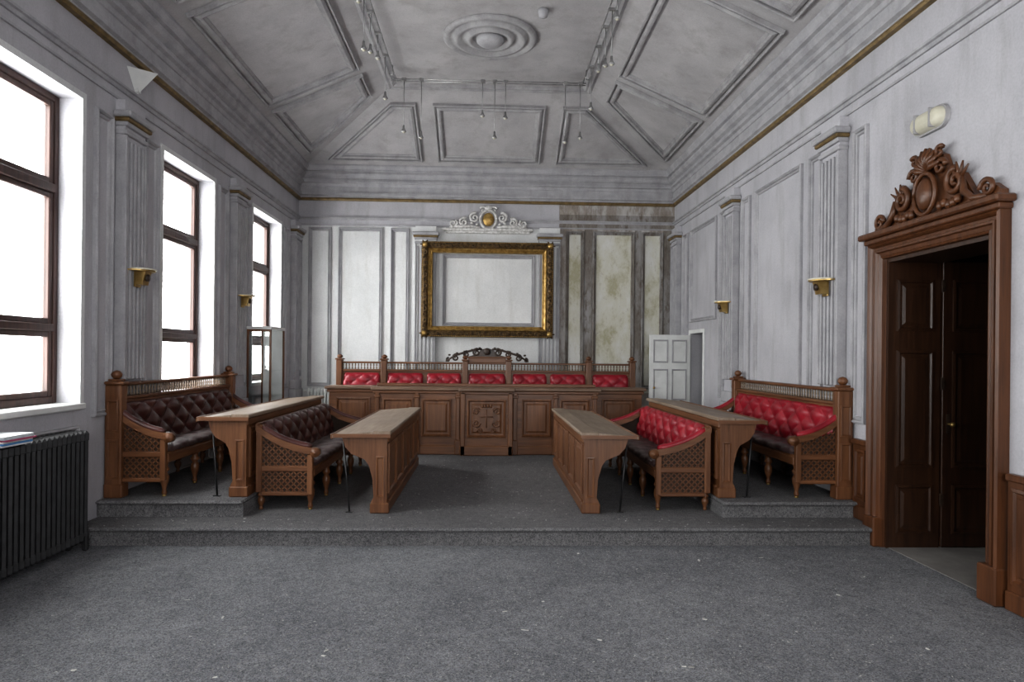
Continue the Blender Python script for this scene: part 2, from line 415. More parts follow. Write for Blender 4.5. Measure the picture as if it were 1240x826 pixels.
# windows
for i,(a,c) in enumerate(WIN):
    b=B('window_%d'%(i+1)); x0,x1=-XW-.25,-XW-.17
    def fr(y0,y1,z0,z1,w,xa,xb):
        b.box(xa,xb,y0,y0+w,z0,z1,WFR,.006); b.box(xa,xb,y1-w,y1,z0,z1,WFR,.006)
        b.box(xa,xb,y0+w,y1-w,z0,z0+w,WFR,.006); b.box(xa,xb,y0+w,y1-w,z1-w,z1,WFR,.006)
    fr(a,c,SILL+.03,HEAD,.055,x0,x1)
    for z0,z1 in ((SILL+.085,1.70),(1.76,2.80),(2.87,HEAD-.055)):
        fr(a+.055,c-.055,z0,z1,.045,x0+.02,x1-.01)
        b.box(x0+.038,x0+.042,a+.1,c-.1,z0+.045,z1-.045,GLASS)
    b.box(x0,x1+.01,a+.055,c-.055,1.70,1.76,WFR,.006); b.box(x0,x1+.01,a+.055,c-.055,2.80,2.87,WFR,.006)
    b.box(-XW-.26,-XW+.04,a-.04,c+.04,SILL-.02,SILL+.03,WHITE,.008)
    b.box(-XW,-XW+.012,a-.05,a,SILL,HEAD+.05,WALLB); b.box(-XW,-XW+.012,c,c+.05,SILL,HEAD+.05,WALLB); b.box(-XW,-XW+.012,a,c,HEAD,HEAD+.05,WALLB)
    b.done()
for i,a in enumerate(FILLX):  # frames for the added fill windows behind the camera
    b=B('window_%d'%(i+6))
    for x in (a,a+.62,a+1.24): b.box(x,x+.06,YF-.2,YF-.12,SILL,HEAD+.1,WFR,.005)
    for z in (SILL,2.5,HEAD+.04): b.box(a,a+1.3,YF-.195,YF-.125,z,z+.06,WFR,.005)
    b.done()
# ------------------------------------------------------------ door_1
b=B('door_1')
xf=XW
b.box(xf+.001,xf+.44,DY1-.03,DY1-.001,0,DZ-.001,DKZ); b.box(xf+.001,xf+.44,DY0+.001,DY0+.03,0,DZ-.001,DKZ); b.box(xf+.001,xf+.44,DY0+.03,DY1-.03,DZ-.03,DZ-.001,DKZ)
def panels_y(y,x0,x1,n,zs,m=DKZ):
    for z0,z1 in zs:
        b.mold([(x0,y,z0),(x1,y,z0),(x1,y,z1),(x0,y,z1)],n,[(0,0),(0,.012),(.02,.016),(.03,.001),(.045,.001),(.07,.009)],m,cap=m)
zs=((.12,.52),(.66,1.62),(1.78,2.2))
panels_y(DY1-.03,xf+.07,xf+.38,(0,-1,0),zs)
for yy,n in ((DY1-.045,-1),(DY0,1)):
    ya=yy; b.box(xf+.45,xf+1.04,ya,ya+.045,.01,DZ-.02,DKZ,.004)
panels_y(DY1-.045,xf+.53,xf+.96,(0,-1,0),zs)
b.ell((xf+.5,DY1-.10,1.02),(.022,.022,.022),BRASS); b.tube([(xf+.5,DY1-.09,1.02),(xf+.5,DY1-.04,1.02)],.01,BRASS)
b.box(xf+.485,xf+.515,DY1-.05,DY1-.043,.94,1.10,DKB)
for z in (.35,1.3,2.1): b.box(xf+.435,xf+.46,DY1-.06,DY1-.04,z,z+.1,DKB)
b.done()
b=B('door_casing')
cw=.15
def sweepU(prof,m):
    vs=[]
    for ins,h in prof:
        for y,z in ((DY0-cw+ins,0),(DY0-cw+ins,2.50-ins*.85),(DY1+cw-ins,2.50-ins*.85),(DY1+cw-ins,0)): vs.append((xf-h,y,z))
    F=[(a*4+i,a*4+i+1,(a+1)*4+i+1,(a+1)*4+i) for a in range(len(prof)-1) for i in range(3)]
    b.add(vs,F,m)
sweepU([(0,0),(0,.075),(.018,.085),(.03,.07),(.038,.05),(.06,.045),(.068,.06),(.085,.06),(.095,.04),(.125,.032),(.135,.042),(.15,.035),(.155,0)],MDZ)
b.box(xf-.095,xf,DY0-cw-.01,DY0+.005,0,.24,MDZ,.01); b.box(xf-.095,xf,DY1-.005,DY1+cw+.01,0,.24,MDZ,.01)
b.box(xf-.10,xf,DY0-cw-.02,DY1+cw+.02,2.50,2.54,MDZ,.008); b.box(xf-.14,xf,DY0-cw-.05,DY1+cw+.05,2.54,2.59,MDZ,.012)
yc=(DY0+DY1)/2-.02; zb=2.59
sil=[(-.70,0),(-.70,.04),(-.62,.10),(-.55,.05),(-.46,.06),(-.40,.15),(-.34,.24),(-.26,.27),(-.2,.23),(-.19,.33),(-.15,.42),(-.08,.46),(0,.475),(.08,.46),(.15,.42),(.19,.33),(.2,.23),(.26,.27),(.34,.24),(.40,.15),(.46,.06),(.55,.05),(.62,.10),(.70,.04),(.70,0)]
b.prism([(xf-.05,yc+y,zb+z) for y,z in sil],(1,0,0),.045,MDZ)
AY=(0,1,0);AZ=(0,0,1)
for s in (1,-1):
    b.scroll((xf-.07,yc+s*.30,zb+.19),(0,s,0),AZ,.095,1.6,PI*.5,1,MDZ,.026)
    b.scroll((xf-.07,yc+s*.60,zb+.07),(0,s,0),AZ,.065,1.5,PI,-1,MDZ,.02)
    b.tube([(xf-.07,yc+s*.60,zb+.02),(xf-.075,yc+s*.48,zb+.03),(xf-.08,yc+s*.40,zb+.10),(xf-.075,yc+s*.38,zb+.2)],[.02,.026,.026,.015],MDZ)
    b.scroll((xf-.075,yc+s*.15,zb+.33),(0,s,0),AZ,.06,1.3,0,1,MDZ,.02)
    b.scroll((xf-.075,yc+s*.14,zb+.44),(0,s,0),AZ,.045,1.3,PI*.2,1,MDZ,.018)
    for k in range(5):
        b.ell((xf-.08,yc+s*(.16+.045*k),zb+.05+.01*math.sin(k*2)),(.025,.03,.035),MDZ)
    for k in range(4):
        a=PI*(.2+.17*k); b.tube([(xf-.06,yc+s*.33,zb+.2),(xf-.075,yc+s*(.33+.13*math.cos(a)),zb+.2+.12*math.sin(a))],[.02,.006],MDZ,5)
for k in range(9):
    a=PI*(.08+.84*k/8); b.tube([(xf-.07,yc,zb+.33),(xf-.10,yc+.09*math.cos(a),zb+.33+.10*math.sin(a)),(xf-.08,yc+.15*math.cos(a),zb+.33+.17*math.sin(a))],[.012,.024,.014],MDZ,5)
b.ell((xf-.08,yc,zb+.17),(.05,.09,.12),MDZ,14,9)
b.tube([(xf-.09,yc+.12*math.cos(a*PI/12),zb+.17+.15*math.sin(a*PI/12)) for a in range(25)],.018,MDZ)
b.done()
# ------------------------------------------------------------ small jib door
b=B('door_2')
b.box(2.60,3.26,10.76,10.795,LS+.01,1.90,WHITE,.004)
for x0,x1 in ((2.66,2.90),(2.96,3.20)):
    for z0,z1 in ((.3,.75),(.85,1.35),(1.45,1.82)):
        b.mold([(x0,10.76,z0),(x1,10.76,z0),(x1,10.76,z1),(x0,10.76,z1)],(0,-1,0),[(0,0),(0,.01),(.015,.012),(.025,.002)],TRIM,cap=WHITE)
for a,c in ((10.10,10.16),(10.80,10.86)): b.box(XW-.02,XW,a,c,LS,1.92,WHITE,.004)
b.box(XW-.02,XW,10.10,10.86,1.92,1.98,WHITE,.004); b.ell((2.67,10.73,1.05),(.02,.02,.02),BRASS)
b.done()
# ------------------------------------------------------------ tufted surface
def tuft(b,P,ya,yb,ny,nz,m,amp=.022,res=8,axis='y'):
    def fn(u,v):
        a=u*ny; c=v*nz
        h=(abs(math.sin(PI*(a+c)/2))*abs(math.sin(PI*(a-c)/2)))**.45
        edge=min(1,min(u,1-u)*ny*2.5)
        (q,z),(nx,nzz)=P(v); d=amp*(h-1)*1.0*min(1,min(v,1-v)*6+.15) - .03*(1-edge)**2
        L=ya+(yb-ya)*u
        if axis=='y': return (q+nx*d,L,z+nzz*d)
        return (L,q+nx*d,z+nzz*d)
    b.grid(fn,ny*res,nz*res,m)
def polypath(pts):
    P=[V((p[0],0,p[1])) for p in pts]; L=[0]
    for i in range(1,len(P)): L.append(L[-1]+(P[i]-P[i-1]).length)
    def f(v):
        t=v*L[-1]; i=1
        while i<len(P)-1 and L[i]<t: i+=1
        k=(t-L[i-1])/(L[i]-L[i-1]); p=P[i-1].lerp(P[i],k)
        def nrm(j):
            d=P[min(j+1,len(P)-1)]-P[max(j-1,0)]; return V((-d.z,0,d.x)).normalized()
        n=nrm(i-1).lerp(nrm(i),k).normalized()
        return (p.x,p.z),(n.x,n.z)
    return f
def leg_prof(z,h,r=.032):
    return [(r*.55,z),(r*.75,z+.06*h),(r*.5,z+.14*h),(r*.6,z+.2*h),(r*1.15,z+.42*h),(r*1.2,z+.55*h),(r*.7,z+.68*h),(r*1.2,z+.74*h),(r*1.2,z+.80*h),(r*.8,z+.86*h),(r*1.1,z+h)]
def bench(name,sx,L,xb,high,back_m,y0=6.10,y1=8.55):
    b=B(name,sx); D=.50; xf=xb-D
    topb=.76 if not high else .84
    t=.06 if not high else .10
    b.box(xb-t,xb-.003,y0+.02,y1-.02,L+.16,L+topb-.004,OY,.006)
    xi=xb-t
    pts=[(xi-.10,L+.40),(xi-.10,L+.50),(xi-.075,L+.62),(xi-.06,L+.70),(xi-.04,L+.755),(xi+.005,L+.785),(xi+.035,L+.775)]
    if high: pts=[(xi-.10,L+.40),(xi-.095,L+.52),(xi-.07,L+.64),(xi-.055,L+.74),(xi-.035,L+.80),(xi+.0,L+.815)]
    tuft(b,polypath(pts),y0+.05,y1-.05,16,4,back_m,.032,7)
    if not high: b.box(xb-.02,xb+.010,y0,y1,L+.70,L+.775,OY,.006)
    sp=[(xf+.01,L+.375),(xf-.025,L+.40),(xf-.02,L+.435),(xf+.03,L+.455),(xf+.2,L+.45),(xi-.08,L+.43)]
    tuft(b,polypath(sp),y0+.05,y1-.05,16,3,SEAT,.016,7)
    b.box(xf+.005,xi,y0+.03,y1-.03,L+.30,L+.385,OY,.006)
    b.box(xf-.005,xf+.02,y0+.02,y1-.02,L+.29,L+.37,OY,.008)
    n=5
    for i in range(n):
        y=y0+.03+(y1-y0-.06)*i/(n-1)
        b.lathe(xf+.03,y,leg_prof(L+.015,.285),OZ,12)
        b.lathe(xf+.03,y,[(.004,L),(.018,L),(.018,L+.015),(.004,L+.015)],BRASS,10)
        b.lathe(xb-.035,y,leg_prof(L,.17,.028),OZ,10)
    for ye,nn in ((y0,-1),(y1,1)):
        ya,yb_=ye-.025,ye+.025
        b.box(xb-.055,xb,ya,yb_,L+.16,L+topb,OZ,.006)
        b.box(xf,xf+.05,ya,yb_,L+.14,L+.50,OZ,.006)
        b.box(xf+.04,xb-.05,ya+.002,yb_-.002,L+.345,L+.395,OX,.006); b.box(xf+.04,xb-.05,ya+.002,yb_-.002,L+.13,L+.165,OX,.006)
        b.box(xf+.04,xb-.05,ye-.006,ye+.006,L+.15,L+.36,DARKBK)
        b.prism([(xf+.04,ye-.006,L+.38),(xb-.05,ye-.006,L+.38),(xb-.05,ye-.006,L+.68),(xb-.17,ye-.006,L+.58),(xf+.04,ye-.006,L+.50)],(0,1,0),.012,DARKBK)
        yn=ye-.018 if nn<0 else ye+.008
        lattice_xz(b,[(xf+.05,L+.165),(xb-.055,L+.165),(xb-.055,L+.345),(xf+.05,L+.345)],yn,(0,1,0),OX,.038,.010)
        lattice_xz(b,[(xf+.05,L+.395),(xb-.055,L+.395),(xb-.055,L+.64),(xf+.05,L+.50)],yn,(0,1,0),OX,.038,.010)
        N=12; up=[];lo=[]
        for i in range(N+1):
            k=i/N; x=xf-.03+(xb-xf+.03)*k; z=L+.525+.02*math.sin(k*PI)+(topb-.06-.525+.04)*k**2.4
            up.append((x,ya-.008,z+.028)); lo.append((x,ya-.008,z-.03))
        b.prism(lo+up[::-1],(0,1,0),.066,OX)
        b.tube([(p[0],ye,p[2]+.008) for p in up[1:-1]],[.02]+[.03]*(N-3)+[.02],back_m,8)
        b.tube([(xf-.02,ye-.036,L+.515),(xf-.02,ye+.036,L+.515)],.042,OX,12)
        b.tube([(xf-.02,ye-.042,L+.515),(xf-.02,ye+.042,L+.515)],.018,OX,10)
    if high:
        for ye in (y0-.01,y1+.01):
            b.box(xb-.14,xb-.001,ye-.05,ye+.05,L,L+.97,OZ,.008)
            b.box(xb-.155,xb,ye-.06,ye+.06,L,L+.12,OZ,.008)
            for z0,z1 in ((.16,.50),(.56,.84)):
                b.mold([(xb-.12,ye-.05,L+z0),(xb-.02,ye-.05,L+z0),(xb-.02,ye-.05,L+z1),(xb-.12,ye-.05,L+z1)],(0,-1,0),[(0,0),(0,.008),(.012,.01),(.02,.0)],OZ)
            b.box(xb-.165,xb,ye-.07,ye+.07,L+.97,L+1.0,OZ,.01); b.box(xb-.13,xb-.02,ye-.045,ye+.045,L+1.0,L+1.02,OZ,.008)
            b.lathe(xb-.075,ye,[(.02,L+1.02),(.04,L+1.04),(.045,L+1.06),(.03,L+1.085),(.005,L+1.095)],OZ,12)
        b.box(xb-.12,xb,y0+.04,y1-.04,L+.835,L+.865,OY,.008)
        b.box(xb-.10,xb-.02,y0+.04,y1-.04,L+.955,L+.985,OY,.008)
        k=int((y1-y0-.1)/.055)
        for i in range(k):
            y=y0+.08+(y1-y0-.16)*i/(k-1)
            b.lathe(xb-.06,y,[(.008,L+.865),(.013,L+.88),(.006,L+.895),(.012,L+.915),(.006,L+.935),(.012,L+.955)],OTOP,6)
    return b.done()
def desk(name,sx,L,xf,y0=5.98,y1=8.60,w=.47):
    b=B(name,sx); H=.70; q=w/.50
    b.box(xf,xf+.04,y0+.002,y1-.002,L,L+H-.02,OY,.004)
    b.box(xf-.02,xf+.06,y0+.065,y1+.01,L,L+.10,OY,.01)
    n=5
    for i in range(n):
        a=y0+.07+(y1-y0-.09)*i/n; c=y0+.07+(y1-y0-.09)*(i+1)/n-.06
        b.mold([(xf,a,L+.16),(xf,c,L+.16),(xf,c,L+.60),(xf,a,L+.60)],(-1,0,0),[(0,0),(0,.014),(.018,.018),(.03,.002),(.045,.002),(.06,.008)],OZ,cap=OZ)
    b.box(xf-.015,xf+.05,y0+.003,y1-.003,L+.62,L+.69,OY,.01)
    pr=[(-.001,0),(.13,0),(.135,.10),(.115,.14),(.125,.30),(.16,.42),(.20,.47),(.25,.49),(.33,.52),(.39,.58),(.42,.66),(.44,.69),(-.001,.69)]
    pr=[(xf+(x if x<.14 else .14+(x-.14)*(w-.20)/.30),z) for x,z in pr]
    for y in (y0,(y0+y1)/2,y1-.06):
        b.prism([(x,y,L+min(z,.664) if (x>xf+.16 and z>.66) else L+z) for x,z in pr],(0,1,0),.06,OZ)
    b.box(xf-.022,xf+.145,y0-.012,y0+.07,L,L+.09,OZ,.008)
    b.mold([(xf+.02,y0,L+.14),(xf+.095,y0,L+.14),(xf+.095,y0,L+.50),(xf+.02,y0,L+.50)],(0,-1,0),[(0,0),(0,.008),(.01,.01),(.02,0)],OZ)
    ya,yb=y0-.05,y1+.04
    b.box(xf-.04,xf+.12,ya,yb,L+.69,L+.725,OTOP,.008)
    b.prism([(xf+.12,ya,L+.69),(xf+w,ya,L+.665),(xf+w,ya,L+.69),(xf+.12,ya,L+.718)],(0,1,0),yb-ya,OTOP)
    b.box(xf+w-.01,xf+w+.015,ya,yb,L+.655,L+.70,OY,.008)
    b.box(xf-.035,xf+w-.01,ya-.004,ya+.006,L+.668,L+.70,OX)
    for y in (y0+.12,(y0+y1)/2+.1,y1-.15):
        b.tube([(xf+w-.06,y,L+.67),(xf+w-.14,y-.08,L+.005)],.009,BLK,6); b.box(xf+w-.17,xf+w-.11,y-.10,y-.06,L,L+.008,BLK)
    return b.done()
bench('tufted_bench',1,LS,2.04,False,CRIM); bench('tufted_bench',-1,LS,2.04,False,CRIM_SHADED)
bench('high_back_bench',1,LU,3.27,True,CRIM,5.98,8.50); bench('high_back_bench',-1,LU,3.27,True,CRIM_SHADED,5.98,8.50)
desk('council_desk',1,LS,.87); desk('council_desk',-1,LS,.87)
desk('council_desk',1,LU,2.09,w=.40); desk('council_desk',-1,LU,2.09,w=.40)
# ------------------------------------------------------------ judges desk
b=B('magistrates_desk')
W=1.56;Y0=9.5;Y1=10.05;ZL=LS
PD=[(0,0),(0,.018),(.02,.024),(.035,.002),(.06,.002),(.085,.014)]
def pan(x0,x1,z0,z1,y): b.mold([(x0,y,z0),(x1,y,z0),(x1,y,z1),(x0,y,z1)],(0,-1,0),PD,OZ,cap=OZ)
b.box(-W,W,Y0,Y0+.05,ZL,1.05,OX); b.box(-W,-W+.05,Y0+.05,Y1,ZL,1.05,OY); b.box(W-.05,W,Y0+.05,Y1,ZL,1.05,OY)
b.box(-W-.01,W+.01,Y0-.03,Y0+.06,ZL,ZL+.13,OX,.012)
b.box(-W-.05,W+.05,Y0-.06,Y1+.02,1.045,1.085,OTOPX,.01); b.box(-W-.02,W+.02,Y0-.03,Y0+.02,1.0,1.045,OX,.01)
b.box(-W-.02,W+.02,Y0+.30,Y0+.36,1.085,1.13,OX,.008)
for s in (1,-1):
    b.box(s*(W-.01),s*2.24,Y0+.22,Y0+.27,ZL,1.05,OX); b.box(s*2.19,s*2.24,Y0+.27,Y1,ZL,1.05,OY)
    b.box(s*(W+.05),s*2.30,Y0+.17,Y1+.02,1.045,1.085,OTOPX,.01); b.box(s*W,s*2.26,Y0+.19,Y0+.3,ZL,ZL+.13,OX,.01)
    b.box(s*(W+.01),s*2.27,Y0+.195,Y0+.25,1.0,1.045,OX,.01)
    a,c=sorted((s*1.66,s*2.14)); pan(a,c,.40,.93,Y0+.22)
    for p0,p1 in ((.49,.91),(1.03,1.45)):
        a,c=sorted((s*p0,s*p1)); pan(a,c,.40,.93,Y0)
    for xc in (.40,.97,1.52):
        b.box(s*xc-.03,s*xc+.03,Y0-.035,Y0+.01,ZL,1.02,OZ,.008); b.box(s*xc-.042,s*xc+.042,Y0-.05,Y0,ZL,.36,OZ,.01); b.box(s*xc-.045,s*xc+.045,Y0-.05,Y0,.94,.98,OZ,.01)
b.box(-.34,.34,Y0-.10,Y0,ZL,1.04,OX); b.box(-.37,.37,Y0-.13,Y0,ZL,ZL+.14,OX,.012); b.box(-.39,.39,Y0-.17,Y0,1.04,1.09,OTOPX,.012); b.box(-.36,.36,Y0-.13,Y0,.995,1.04,OX,.01)
for s in (1,-1): b.box(s*.33-.035,s*.33+.035,Y0-.13,Y0-.02,ZL,1.03,OZ,.01)
pan(-.27,.27,.40,.93,Y0-.10)
yy=Y0-.115
b.prism([(-.09,yy,.80),(.09,yy,.80),(.1,yy,.66),(.06,yy,.56),(0,yy,.51),(-.06,yy,.56),(-.1,yy,.66)],(0,-1,0),.025,OZ)
b.tube([(0,yy-.03,.54),(0,yy-.03,.79)],.008,OZ); b.tube([(-.09,yy-.03,.69),(.09,yy-.03,.69)],.008,OZ)
for k in (-.06,-.02,.02,.06): b.ell((k,yy-.01,.84),(.02,.02,.03),OZ)
for s in (1,-1):
    b.scroll((s*.145,yy,.76),(s,0,0),(0,0,1),.055,1.4,PI,-1,OZ,.016); b.scroll((s*.145,yy,.60),(s,0,0),(0,0,1),.055,1.4,PI,1,OZ,.016)
    b.scroll((s*.09,yy,.49),(s,0,0),(0,0,1),.04,1.3,0,1,OZ,.014)
b.done()
# ------------------------------------------------------------ judges seat
b=B('magistrates_bench')
YS=10.80; zf=LS+.14
b.box(-2.34,2.34,YS,YS+.08,zf,1.28,OX,.006)
b.box(-2.36,2.36,YS-.03,YS+.10,1.27,1.305,OX,.01); b.box(-2.34,2.34,YS+.0,YS+.07,1.395,1.425,OX,.008)
k=96
for i in range(k):
    x=-2.28+4.56*i/(k-1)
    b.lathe(x,YS+.035,[(.008,1.305),(.014,1.325),(.007,1.345),(.014,1.37),(.007,1.395)],OTOP,6)
for x in (-2.33,-1.63,-.345,.345,1.63,2.33):
    b.box(x-.045,x+.045,YS-.05,YS+.10,zf,1.45,OZ,.008); b.box(x-.06,x+.06,YS-.065,YS+.115,1.45,1.475,OZ,.008)
    b.lathe(x,YS+.03,[(.02,1.475),(.045,1.495),(.045,1.515),(.02,1.535),(.004,1.54)],OZ,12)
b.box(-2.3,2.3,YS-.5,YS,zf+.30,zf+.40,OX,.01); b.box(-2.3,2.3,YS-.48,YS-.44,zf,zf+.32,OX)
for x0,x1 in ((-.29,.29),(.41,.95),(1.01,1.57),(1.69,2.26)):
    for s in ((1,-1) if x0>0 else (1,)):
        a,c=sorted((s*x0,s*x1))
        pp=polypath([(YS-.09,.78),(YS-.09,.95),(YS-.075,1.12),(YS-.05,1.21),(YS-.01,1.25)])
        tuft(b,pp,a,c,5,5,CRIM,.026,6,'x')
        sp=polypath([(YS-.5,zf+.39),(YS-.52,zf+.43),(YS-.46,zf+.47),(YS-.2,zf+.47),(YS-.06,zf+.45)])
        tuft(b,sp,a,c,5,4,CRIM,.016,4,'x')
b.box(-.30,.30,YS+.0,YS+.07,1.42,1.50,OX,.008); b.box(-.39,.39,YS-.01,YS+.08,1.495,1.52,OX,.008)
cr=YS+.04
b.prism([(-.30,cr-.02,1.52),(.30,cr-.02,1.52),(.16,cr-.02,1.56),(.1,cr-.02,1.63),(0,cr-.02,1.66),(-.1,cr-.02,1.63),(-.16,cr-.02,1.56)],(0,1,0),.03,DKB)
b.ell((0,cr-.03,1.60),(.06,.03,.06),DKB,10,7)
for s in (1,-1):
    b.scroll((s*.17,cr-.02,1.585),(s,0,0),(0,0,1),.06,1.5,PI*.6,-1,DKB,.02)
    b.scroll((s*.33,cr-.02,1.555),(s,0,0),(0,0,1),.05,1.5,PI*.6,-1,DKB,.018)
    b.scroll((s*.50,cr-.02,1.50),(s,0,0),(0,0,1),.055,1.5,PI*.6,-1,DKB,.018)
    b.scroll((s*.62,cr-.02,1.465),(s,0,0),(0,0,1),.035,1.4,PI*.6,-1,DKB,.014)
    b.tube([(s*.08,cr-.02,1.64),(s*.2,cr-.02,1.63),(s*.34,cr-.02,1.59),(s*.5,cr-.02,1.54),(s*.66,cr-.02,1.44)],[.015,.018,.018,.018,.012],DKB)
    for k in range(5): b.ell((s*(.12+k*.12),cr-.03,1.655-k*.028),(.022,.02,.02),DKB,6,4)
b.done()
# ------------------------------------------------------------ picture frame
b=B('gilt_picture_frame')
yF=YB-.19
P=[(-1.14,yF+.05,1.85),(1.13,yF+.05,1.85),(1.13,yF+.05,3.49),(-1.14,yF+.05,3.49)]
b.mold(P,(0,-1,0),[(0,-.045),(0,.03),(.015,.055),(.05,.075),(.08,.065),(.115,.04)],BRONZE)
b.mold(P,(0,-1,0),[(.115,.04),(.125,.05),(.14,.03),(.16,.015),(.175,.022),(.185,.012),(.19,-.045),(0,-.045)],GOLD)
def rowb(p0,p1,n,r,m,y):
    for i in range(n+1):
        t=i/n; b.ell((p0[0]+(p1[0]-p0[0])*t,y,p0[1]+(p1[1]-p0[1])*t),(r,r*.7,r),m,6,4)
for off,n1,n2,r,m,y in ((.018,70,50,.013,GOLD,yF-.005),(.125,70,50,.011,GOLD,yF+.002)):
    x0,x1,z0,z1=-1.14+off,1.13-off,1.85+off,3.49-off
    rowb((x0,z0),(x1,z0),n1,r,m,y);rowb((x0,z1),(x1,z1),n1,r,m,y);rowb((x0,z0),(x0,z1),n2,r,m,y);rowb((x1,z0),(x1,z1),n2,r,m,y)
# running acanthus scrolls on the hollow of the frame
nx_,nz_=20,14
for i in range(nx_):
    x=-1.14+.14+(2.27-.28)*(i+.5)/nx_
    for z,sg in ((1.85+.065,1),(3.49-.065,-1)):
        b.scroll((x,yF-.028,z),(1,0,0),(0,0,sg*(1 if i%2 else -1)),.038,1.25,0,1,BRONZE,.013,5)
for i in range(nz_):
    z=1.85+.14+(1.64-.28)*(i+.5)/nz_
    for x,sg in ((-1.14+.065,1),(1.13-.065,-1)):
        b.scroll((x,yF-.028,z),(0,0,1),(sg*(1 if i%2 else -1),0,0),.038,1.25,0,1,BRONZE,.013,5)
for sx_,x in ((1,-1.08),(-1,1.07)):
    for sz_,z in ((1,1.91),(-1,3.43)):
        b.ell((x,yF-.03,z),(.05,.035,.05),GOLD,10,6)
        for a in range(6):
            b.tube([(x,yF-.03,z),(x+.085*math.cos(a*PI/3),yF-.02,z+.085*math.sin(a*PI/3))],[.022,.01],BRONZE,5)
b.box(-.9,-.86,yF+.095,YB-.006,3.40,3.46,BLK); b.box(.86,.9,yF+.095,YB-.006,3.40,3.46,BLK)
b.box(-.9,-.86,yF+.095,YB-.006,1.88,1.94,BLK); b.box(.86,.9,yF+.095,YB-.006,1.88,1.94,BLK)
b.done()
# plaster crest
b=B('plaster_crest')
y=YB-.05; ax=(1,0,0);az=(0,0,1)
b.box(-.80,.78,YB-.10,YB-.007,3.70,3.745,PLCREST,.01); b.box(-.74,.72,YB-.08,YB-.007,3.66,3.70,PLCREST,.01)
b.prism([(-.68,y,3.745),(.66,y,3.745),(.5,y,3.84),(.22,y,3.88),(.16,y,4.05),(0,y,4.12),(-.16,y,4.05),(-.22,y,3.88),(-.5,y,3.84)],(0,1,0),.042,TRIM)
b.ell((0,y-.01,3.90),(.10,.04,.12),GOLD,16,9)
b.tube([(.14*math.cos(a*PI/12),y-.015,3.90+.165*math.sin(a*PI/12)) for a in range(25)],.024,PLCREST)
for s in (1,-1):
    b.scroll((s*.24,y-.01,3.93),(s,0,0),az,.09,1.6,PI*.6,-1,PLCREST,.026)
    b.scroll((s*.43,y-.01,3.85),(s,0,0),az,.08,1.6,PI*.7,-1,PLCREST,.024)
    b.scroll((s*.61,y-.01,3.83),(s,0,0),az,.07,1.6,PI*.7,1,PLCREST,.022)
    b.scroll((s*.09,y-.01,4.07),(s,0,0),az,.06,1.3,PI*.1,1,PLCREST,.02)
    b.tube([(s*.15,y-.01,3.76),(s*.3,y-.02,3.78),(s*.5,y-.02,3.77),(s*.68,y-.01,3.76)],[.02,.03,.03,.015],PLCREST)
    for k in range(6): b.ell((s*(.2+.085*k),y-.02,3.81+.03*math.sin(k*2.2)),(.03,.025,.025),PLCREST,6,4)
b.ell((0,y-.02,4.10),(.07,.03,.05),PLCREST,10,6)
b.done()
# ------------------------------------------------------------ sconces
def sconce(s,y,z=2.25):
    b=B('sconce_light',s); x=XW-.099
    b.box(x-.02,x,y-.05,y+.05,z-.12,z+.03,BRASS,.006)
    b.prism([(x-.02,y-.055,z-.10),(x-.02,y-.055,z+.02),(x-.11,y-.055,z+.02),(x-.08,y-.055,z-.10)],(0,1,0),.11,BRASS)
    b.tube([(x-.113,y,z-.035),(x-.09,y,z-.035)],.032,DKB,16)
    n=14; arc=[(x-.16*math.sin(PI*i/n),y+.15*math.cos(PI*i/n),z+.02) for i in range(n+1)]
    b.prism(arc,(0,0,1),.012,BRASS)
    arc2=[(x-.02-.15*math.sin(PI*i/n),y+.145*math.cos(PI*i/n),z+.032) for i in range(n+1)]
    b.prism(arc2,(0,0,1),.012,PLAST)
    b.done()
for y in (6.25,8.9): sconce(1,y); sconce(-1,y)
# emergency bulkhead
b=B('emergency_light')
def stad(x,L,h,n=10):
    r=h; return [(x,4.89+(L-r)*c+r*math.cos(a),3.31+r*math.sin(a)) for c,a0 in ((1,-PI/2),(-1,PI/2)) for a in [a0+PI*i/n for i in range(n+1)]]
b.prism(stad(XW-.03,.19,.085),(1,0,0),.029,TRIMD)
b.mold(stad(XW-.03,.175,.072),(-1,0,0),[(0,0),(.004,.03),(.02,.05),(.045,.058)],PLAST,cap=PLAST,smooth=True)
b.box(XW-.095,XW-.03,4.80,4.812,3.24,3.38,TRIMD); b.box(XW-.095,XW-.03,4.97,4.982,3.24,3.38,TRIMD)
b.done()
b=B('corner_loudspeaker')
A=[(-XW+.001,6.24,4.13),(-XW+.001,6.58,4.13),(-XW+.20,6.41,4.13)]; t=(-XW+.001,6.41,3.92)
b.add(A+[t],[(0,1,2),(0,3,1),(1,3,2),(2,3,0)],WHITE); b.box(-XW+.001,-XW+.03,6.38,6.44,3.95,4.16,WHITE)
b.done()
